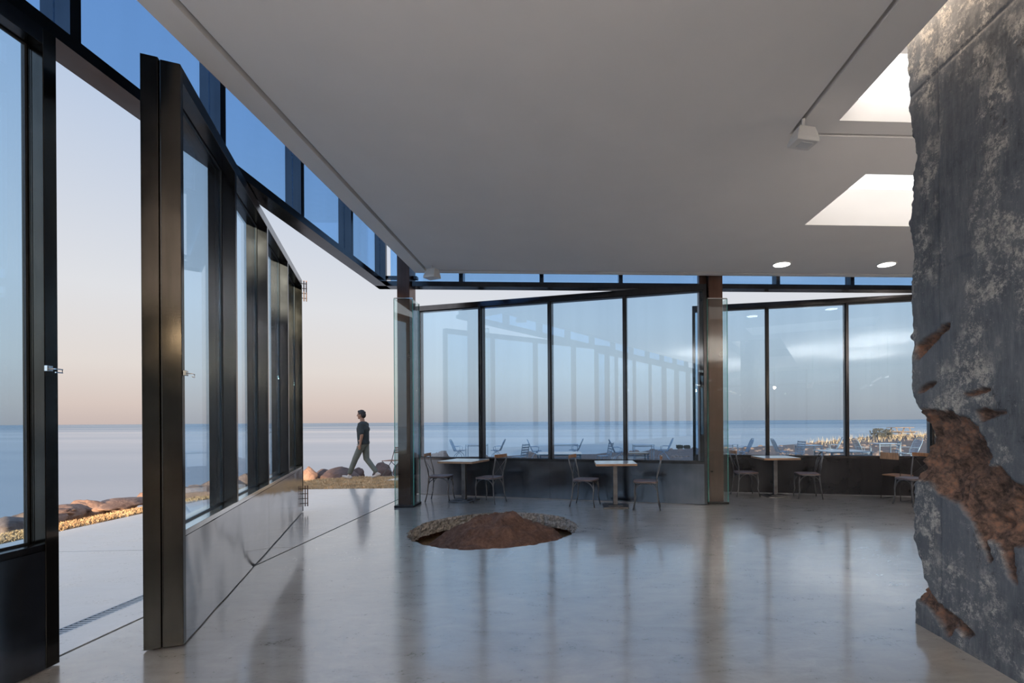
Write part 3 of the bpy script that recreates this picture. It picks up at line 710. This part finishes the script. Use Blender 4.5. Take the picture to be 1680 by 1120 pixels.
def otable(w_, d_, topm, name='terrace_table'):
    r = empty(name, label='x', cat='table', group='metal tables on the terrace')
    M().box(-w_/2, w_/2, -d_/2, d_/2, .70, .72).build('tabletop', topm, r, bevel=.003)
    M().box(-w_/2+.02, w_/2-.02, -d_/2+.02, -d_/2+.04, .62, .64).box(-w_/2+.02, w_/2-.02, d_/2-.04, d_/2-.02, .62, .64).build('rail', m_gal, r)
    for sx in (-1, 1):
        for sy in (-1, 1): M().box(sx*(w_/2-.03)-.015, sx*(w_/2-.03)+.015, sy*(d_/2-.03)-.015, sy*(d_/2-.03)+.015, 0, .70).build('leg', m_gal, r)
    return r
def gput(o, px, d, deg, lab):
    X = ws(px, d); o['label'] = lab
    z = min(gz(X+i*.2, d+j*.2) for i in (-1, 0, 1) for j in (-1, 0, 1))
    a = Vector((X, d, 0)).dot(U); b_ = Vector((X, d, 0)).dot(W)
    put(o, X, d, deg, z)
mc = meshchair(); sc_ = slatchair()
gput(mc, 752, 24.5, 0, 'grey high-back terrace chair facing right, leftmost seen through the glass')
for px, d, deg, lab in ((815, 24.6, 180, 'grey high-back terrace chair facing left, right of the leftmost terrace table'), (879, 23.5, 5, 'grey high-back terrace chair facing right just left of the second mullion'),
        (1014, 22, 5, 'grey high-back terrace chair partly behind the third mullion'), (1089, 22.5, 178, 'grey high-back terrace chair facing left, near the second column'),
        (1219, 21, 180, 'grey high-back terrace chair facing left, just right of the second column'), (1282, 21, 0, 'grey high-back terrace chair facing right, right of the first mullion of the right door'),
        (1366, 23, 160, 'far small grey terrace chair behind the white terrace table'), (1418, 19.5, 0, 'grey high-back terrace chair facing right, left of the far right terrace table'),
        (1490, 17.5, 182, 'grey high-back terrace chair facing left, next to the broken wall'), (943, 24.5, 175, 'grey high-back terrace chair facing left behind the low white terrace table')):
    c = copy_tree(mc); gput(c, px, d, deg, lab)
gput(sc_, 853, 16.5, 150, 'slat-back terrace chair between the first and second mullions')
for px, d, deg, lab in ((991, 16.5, 200, 'slat-back terrace chair above the left of the middle indoor table'), (1306, 17.5, 200, 'slat-back terrace chair left of the wide terrace table'), (1461, 16, 160, 'slat-back terrace chair under the far right terrace table')):
    c = copy_tree(sc_); gput(c, px, d, deg, lab)
for px, d, w_, dd, mt_, lab in ((782, 25.6, 1.1, .6, m_gtop, 'leftmost terrace table, seen between two high-back chairs'), (927, 25.2, 1.35, .8, m_gtop, 'terrace table behind the low white table'),
        (1055, 22.5, .95, .7, m_gtop, 'terrace table seen above the middle indoor table'), (1192, 21, .8, .7, m_gtop, 'terrace table mostly hidden behind the second column'), (1326, 18.2, .80, .6, m_gtop, 'terrace table left of the white terrace table'),
        (1452, 20.5, .95, .7, m_gtop, 'terrace table at far right near the broken wall'), (918, 11.7, 1.05, .9, m_lam, 'low white terrace table just outside the first back door'), (1044, 11.9, .55, .55, m_top, 'small wooden-topped terrace table outside the middle of the first back door'), (1381, 12.2, 1.05, .9, m_lam, 'white terrace table just outside the right back door')):
    gput(otable(w_, dd, mt_), px, d, 2, lab)
# folding bistro chair with wooden slats, right of the walking man
fc = empty('folding_chair', label='folding bistro chair with reddish wooden back slats, just left of the corner column', cat='chair')
for s_ in (-1, 1):
    M().tube([(.20, .19*s_, .0), (-.12, .19*s_, .44), (-.25, .19*s_, .86)], .010, 6).build('leg', m_cast, fc); M().tube([(-.26, .17*s_, 0), (.02, .17*s_, .28), (.21, .17*s_, .45)], .010, 6).build('leg', m_cast, fc)
for k in range(3): o = M().box(-.006, .006, -.20, .20, -.024, .024).build('back_slat', m_slat, fc); o.location = (-.222-.018*k, 0, .70+.065*k)
for k in range(6): o = M().box(-.026, .026, -.20, .20, -.007, .007).build('seat_slat', m_slat, fc); o.location = (-.16+.066*k, 0, .455)
put(fc, ws(643, 14.0), 14.0, 165, gz(ws(643, 14.0), 14.0)+.0)
# picnic table on the far right shore
pt = empty('picnic_table', label='pale wooden picnic table on the sunlit shore beside the broken wall', cat='table')
M().box(-.9, .9, -.38, .38, .72, .76).build('tabletop', m_top, pt)
for s_ in (-1, 1):
    M().box(-.9, .9, s_*.62-.13, s_*.62+.13, .42, .46).build('bench', m_top, pt)
    M().box(s_*.6-.04, s_*.6+.04, -.70, .70, .36, .42).build('cross_beam', m_top, pt)
    for t in (-1, 1): M().tube([(s_*.6, t*.60, 0), (s_*.6, t*.2, .72)], .045, 4).build('leg', m_top, pt)
X = ws(1477, 36); put(pt, X, 36, 15, gz(X, 36)+.02)
# ------------------------------------------------------------------ ROCKS
def rock(px, py, w_, h_, lab, mt_=None, sd_=0, dz=0, depth=None, kind=None):
    """px, py: base point in the photograph, w_, h_: size in metres"""
    hz = HZ-(px-CX)*.0061; d = depth or 1.5*F/(py-hz)
    X = ws(px, d)
    m = M(); m.ell((0, 0, 0), (1, 1, 1), 48, 30); vv = []
    for p in m.v:
        p = Vector(p); q = p+Vector((sd_*7.3, sd_*3.1, 0))
        f = 1.05+.42*noise.noise(q*1.2)+.28*(abs(noise.noise(q*2.6))-.2)+.13*(abs(noise.noise(q*6))-.2)+.03*noise.noise(q*17)
        # faceting
        for k in range(7):
            nn = Vector((math.sin(sd_*3+k*1.9), math.cos(sd_*2+k*2.3), .5+.5*math.sin(k+sd_))).normalized(); e = (p*f).dot(nn)-.72
            if e > 0: f *= 1-.75*e/ max(.2, (p*f).length)
        vv.append((p.x*f*w_/2, p.y*f*w_*(.28 if px < 260 else .42), p.z*f*h_))
    m.v = vv
    o = m.build('boulder', mt_ or m_rock, smooth=True, label=lab, cat='rock', group='boulders along the shore')
    o.location = (X, d, flat(X, d)+dz); o.rotation_euler = (0, 0, sd_*1.7); return o
R = [(108, 862, 1.0, .22, 'pinkish boulder low in the left opening beside the left post', 0), (143, 856, .75, .26, 'rounded sunlit boulder second from left in the left opening', 0), (196, 848, 1.35, .20, 'long flat sunlit boulder in the middle of the left opening', 0),
     (243, 838, .55, .19, 'sunlit boulder at right of the left opening beside the open door', 0), (20, 885, 1.1, .22, 'boulder seen through the glass at the left edge', 0), (60, 870, .9, .2, 'boulder hidden behind the left post', 0),
     (505, 788, .62, .34, 'golden sunlit boulder just right of the open door end', 0), (560, 784, 1.35, .30, 'large dark brown boulder behind the walking man', 1), (532, 781, .9, .2, 'low dark boulder left of the walking man', 1),
     (586, 779, .55, .20, 'small dark boulder behind the legs of the walking man', 1), (626, 775, .8, .32, 'dark boulder left of the folding chair', 1), (656, 772, .8, .34, 'tan boulder behind the corner column', 0),
     (318, 822, 1.3, .26, 'boulder seen through the first pane of the open door', 0), (404, 802, .9, .34, 'reddish boulder seen through the second pane of the open door', 0), (352, 812, .8, .25, 'boulder behind the first mullion of the open door', 0), (450, 796, .8, .25, 'boulder seen through the third pane of the open door', 0)]
for i, (px, py, w_, h_, lab, dk) in enumerate(R): rock(px, py-(19 if px < 260 else 6), w_*.8, h_*(.62 if px < 260 else .9), lab, m_rockd if dk else m_rock, i+1)
for i, (px, d, w_, h_, dz, lab) in enumerate(((118, 12.5, .35, .14, -1.15, 'small dark rock standing in the water, left'), (163, 12, .6, .2, -1.1, 'dark rock standing in the water, middle'), (241, 14, .6, .25, -1.1, 'dark rock in the water next to the open door'))):
    o = rock(px, 850, w_, h_, lab, m_rockd, i+21, dz, depth=d)
for i, (px, d, w_, h_, lab) in enumerate(((722, 21, 1.1, .5, 'pale rock behind the first cross-back chair'), (793, 22.4, .7, .3, 'rock at the shore under the first mullion'), (822, 22.2, .5, .25, 'rock at the shore right of the first mullion'), (870, 26, .9, .3, 'rock at the shore beneath the second mullion'))):
    rock(px, 0, w_, h_, lab, m_rock, i+31, 0, depth=d)
# scattered stones on the far shore (too many to count)
m = M()
for k in range(420):
    X = random.uniform(1, 34); Y = random.uniform(22, 40)
    if sdist(X, Y) < .2: continue
    r = random.uniform(.07, .24); e = M().ell((X, Y, flat(X, Y)), (r, r*.8, r*.6), 6, 4); e.v = [(a_+random.uniform(-.15, .15)*r, b_+random.uniform(-.15, .15)*r, c_) for a_, b_, c_ in e.v]; m.add(e.v, e.f)
m.build('shore_rubble', m_rock, label='reddish rubble strewn over the far right shore', cat='rubble', kind='stuff')
# dry grass
m_grass = simple('dry_grass', (.68, .46, .25), .9, 0, .4, 3)
m = M()
def blade(X, Y, h, lean=.5):
    z = gz(X, Y); t = random.uniform(0, 2*PI); wv = .006+.004*random.random()
    dx, dy = math.cos(t)*wv, math.sin(t)*wv; l1, l2 = random.uniform(-lean, lean)*h, random.uniform(-lean, lean)*h
    m.add([(X-dx, Y-dy, z-.01), (X+dx, Y+dy, z-.01), (X+l1+dx*.6, Y+l2+dy*.6, z+h*.6), (X+l1*1.8, Y+l2*1.8, z+h)], [(0, 1, 2), (0, 2, 3)])
for k in range(52000):
    if random.random() < .5:
        b_ = random.uniform(3.5, 12.5); a_ = random.uniform(-8.2, -6.88)
    else:
        b_ = random.uniform(10.92, 13.8); a_ = random.uniform(-7.6, -1.6)
    p = B(a_, b_)
    if sdist(p.x, p.y) < .05: continue
    if -5.2 < p.x < -2 and 12.25 < p.y < 13.35: continue
    blade(p.x, p.y, random.uniform(.02, .055))
m.build('dry_grass', m_grass, label='short dry golden grass along the shore edge', cat='grass', kind='stuff')
m = M()
for k in range(700):
    X = random.uniform(16, 30); Y = random.uniform(33, 40)
    if sdist(X, Y) < .3: continue
    z = gz(X, Y); h = random.uniform(.15, .5); w_ = .012; l1 = random.uniform(-.2, .2)
    m.add([(X-w_, Y, z), (X+w_, Y, z), (X+l1, Y, z+h)], [(0, 1, 2)])
m.build('reeds', m_grass, label='tall dry reeds on the far right shore', cat='reeds', kind='stuff')
for i, (px, d, w_) in enumerate(((1115, 33, .45), (1127, 33, .4), (1446, 36, 1.5))):
    X = ws(px, d); m = M()
    for k in range(int(90+90*w_)):
        t = random.uniform(0, 2*PI); r = w_/2*random.random()**.5; h = random.uniform(.1, .5)*w_
        cx, cy, cz = X+math.cos(t)*r, d+math.sin(t)*r, flat(X, d)+h
        q = .06; m.add([(cx-q, cy, cz-q), (cx+q, cy, cz-q*.5), (cx, cy+q, cz+q)], [(0, 1, 2)])
    m.build('shrub', simple('shrub_leaf', (.075, .06, .04), .9), label=('small dark shrub on the shore left of the second column', 'smaller dark shrub on the shore close to the second column', 'dark brushwood heap on the far right shore')[i], cat='shrub')
# stepping slab where the man walks
X0 = -4.0
pz = -.03
P = [(-5.3, 12.35), (-1.8, 12.25), (-1.6, 13.1), (-5.1, 13.3)]
m = M(); zz = flat(0, 12.8)+.035; m.prism(P, zz-.15, zz); m.build('path_slab', m_floor, kind='structure', label='dark grey concrete path slab under the walking man')
# ------------------------------------------------------------------ THE WALKING MAN (faces left)
m_skin = simple('skin', (.36, .19, .12), .55, 0, .05); m_hair = simple('black_hair', (.015, .012, .011), .6, 0, .3, 40, .5)
m_shirt = simple('charcoal_tshirt', (.035, .042, .043), .9, 0, .15); m_trou = simple('sage_trousers', (.14, .15, .125), .9, 0, .15); m_shoe = simple('pale_sneaker', (.55, .48, .42), .7, 0, .1)
man = empty('person', label='walking man in charcoal t-shirt and grey-green trousers outside the left opening', cat='person')
hip = (0, 0, .93); kn = {1: (.17, .09, .51), -1: (-.035, -.09, .50)}; an = {1: (.33, .085, .115), -1: (-.31, -.085, .13)}
b_ = M()
# torso, neck, head (continuous)
b_.cap((0, 0, .98), (.01, 0, 1.30), .125, .135); b_.cap((0, -.07, 1.40), (0, .07, 1.40), .085, .085); b_.cap((0, -.075, .95), (0, .075, .95), .10, .10)
b_.cap((.0, 0, 1.42), (.035, 0, 1.56), .058, .054); b_.ell((.055, 0, 1.66), (.088, .075, .112), 20, 14); b_.ell((.085, 0, 1.605), (.058, .052, .055)); b_.cap((.135, 0, 1.675), (.158, 0, 1.637), .010, .016)   # nose
b_.cap((.128, -.018, 1.607), (.128, .018, 1.607), .011, .011); b_.cap((.118, 0, 1.575), (.12, 0, 1.57), .02, .02)
for s_ in (-1, 1): b_.ell((.045, .077*s_, 1.655), (.020, .012, .032)); b_.cap((.122, .03*s_-.012, 1.70), (.122, .03*s_+.012, 1.70), .010, .010)
arm = {1: [(0, .175, 1.40), (-.06, .215, 1.13), (-.02, .22, .90)], -1: [(.0, -.175, 1.40), (.05, -.215, 1.13), (.17, -.20, .92)]}
for s_ in (1, -1):
    A, E, H = [Vector(p) for p in arm[s_]]
    b_.cap(A, E, .052, .041); b_.cap(E, H, .040, .027)
    u = (H-E).normalized(); palm = H+u*.075; b_.ell((H+u*.05), (.032, .022, .05), mat=u.to_track_quat('Z', 'Y').to_matrix().to_4x4())
    fw = Vector((1, 0, 0)); fw = (fw-u*fw.dot(u)).normalized()
    for k in range(4):
        base = H+u*.085+fw*(-.026+.0175*k); ln = (.055, .066, .07, .062)[k]
        mid = base+u*ln*.55+Vector((0, -s_*.004, 0)); tip = mid+u*ln*.4+Vector((0, -s_*.018, 0)); b_.cap(base-u*.02, mid, .0085, .008, 8); b_.cap(mid, tip, .008, .0065, 8)
    tb0 = H+u*.025+fw*.02; tb1 = tb0+u*.04+fw*.028; b_.cap(tb0, tb1, .011, .010, 8); b_.cap(tb1, tb1+u*.03+fw*.005, .0095, .008, 8)
for s_ in (1, -1):
    K, A = Vector(kn[s_]), Vector(an[s_]); b_.cap((0, .085*s_, .92), K, .078, .054); b_.cap(K, A, .052, .036)
    b_.cap(A, A+Vector((.0, 0, -.05)), .036, .036)
body = b_.build('body', m_skin, man); remesh(body, .0065, 3)
t_ = M(); t_.cap((0, 0, .93), (.012, 0, 1.30), .142, .155); t_.cap((0, -.08, 1.395), (0, .08, 1.395), .098, .098); t_.cap((-.01, -.065, .93), (-.01, .065, .93), .12, .12); t_.cap((-.02, -.07, 1.28), (-.02, .07, 1.28), .115, .115)
for s_ in (1, -1):
    A, E, H = [Vector(p) for p in arm[s_]]; t_.cap(A, A+(E-A)*.78, .066, .066)
shirt = t_.build('tshirt', m_shirt, man); remesh(shirt, .012, 3)
for v in shirt.data.vertices:      # straight hem
    if v.co.z < .885: v.co.z = .885
q_ = M(); q_.cap((-.01, -.055, .93), (-.01, .055, .93), .118, .118)
for s_ in (1, -1):
    K, A = Vector(kn[s_]), Vector(an[s_]); q_.cap((-.01, .08*s_, .90), K, .098, .076); q_.cap(K, K+(A-K)*.9, .074, .062)
tr = q_.build('trousers', m_trou, man); remesh(tr, .012, 3)
for s_ in (1, -1):
    A = Vector(an[s_]); sh = M()
    tilt = .25 if s_ == 1 else -.30
    f = Vector((math.cos(tilt), 0, math.sin(tilt))); dn = Vector((math.sin(tilt), 0, -math.cos(tilt)))
    base = A+dn*.065
    sh.cap(base-f*.045, base+f*.02, .042, .044); sh.cap(base+f*.02+dn*.008, base+f*.15+dn*.014, .044, .032); sh.cap(A+dn*.02, base, .044, .045)
    o = sh.build('shoe', m_shoe, man); remesh(o, .01, 2)
h_ = M(); h_.ell((.040, 0, 1.695), (.096, .086, .095), 20, 14); h_.ell((-.005, 0, 1.655), (.062, .078, .085), 16, 10); h_.cap((.10, -.035, 1.755), (.10, .035, 1.75), .030, .03)
for k in range(26):
    t = random.uniform(0, 2*PI); e = random.uniform(.2, 1.3); c = Vector((math.cos(t)*math.cos(e)*.085+.035, math.sin(t)*math.cos(e)*.075, 1.70+math.sin(e)*.085)); h_.ell(c, (.022, .02, .018), 8, 6)
hair = h_.build('hair', m_hair, man); remesh(hair, .009, 2)
for v in hair.data.vertices:
    if v.co.x > .09 and v.co.z < 1.715: v.co.x = .085
for s_ in (1, -1): M().ell((.137, .030*s_, 1.672), (.008, .012, .007), 8, 6).build('eye', m_black, man)
MX = ws(596, 12.75); put(man, MX, 12.75, 180, zz)
# rest the lowest point of the shoes on the slab
bpy.context.view_layer.update()
lo_ = min((o.matrix_world @ v.co).z for o in bpy.data.objects if o.parent == man and o.name.startswith('shoe') for v in o.data.vertices)
man.location.z += zz-lo_
for o in [o for o in bpy.data.objects if o.parent == man and o.name.startswith('shoe')]:
    l2 = min((o.matrix_world @ v.co).z for v in o.data.vertices); o.location.z -= max(0, l2-lo_)
# ------------------------------------------------------------------ added, unseen: troughs for the fill uplights, pendants for glints (behind the camera and behind the concrete wall)
t0 = empty('fill_lamp', label='added unseen white hanging uplighter trough', cat='lamp', group='added fill uplighters out of the picture')
M().box(-.10, .10, -1.15, 1.15, -.03, -.01).box(-.10, -.085, -1.15, 1.15, -.01, .04).box(.085, .10, -1.15, 1.15, -.01, .04).build('trough', m_white, t0)
for y_ in (-.9, .9): M().tube([(.092, y_, .03), (.092, y_, ZC-2.70)], .004, 6).build('cable', m_black, t0)
for i, (X_, Y_, _k) in enumerate(UP):
    c = t0 if i == 0 else copy_tree(t0); c.location = (X_, Y_, 2.70)
m_bulb = emit('glint_bulb', (1, .78, .5), 260)
p0 = empty('glint_lamp', label='added black pendant lamp, unseen, for warm glints', cat='lamp', group='added glint lamps behind the camera')  # lamps added out of view to put warm glints on the metal posts
M().tube([(0, 0, 0), (0, 0, ZC-3.05)], .006, 6).build('cord', m_black, p0)
M().tube([(0, 0, .05), (0, 0, -.02), (0, 0, -.10)], [.03, .06, .13], 20, False).build('shade', m_black, p0)
M().ell((0, 0, -.15), (.05, .05, .06)).build('bulb', m_bulb, p0)
p0.location = (-1.8, -3.4, 3.05)
for X, Y in ((-.6, -3.6), (0.6, -3.6), (1.8, -3.4), (3.0, -3.2)):
    c = copy_tree(p0); c.location = (X, Y, 3.05)
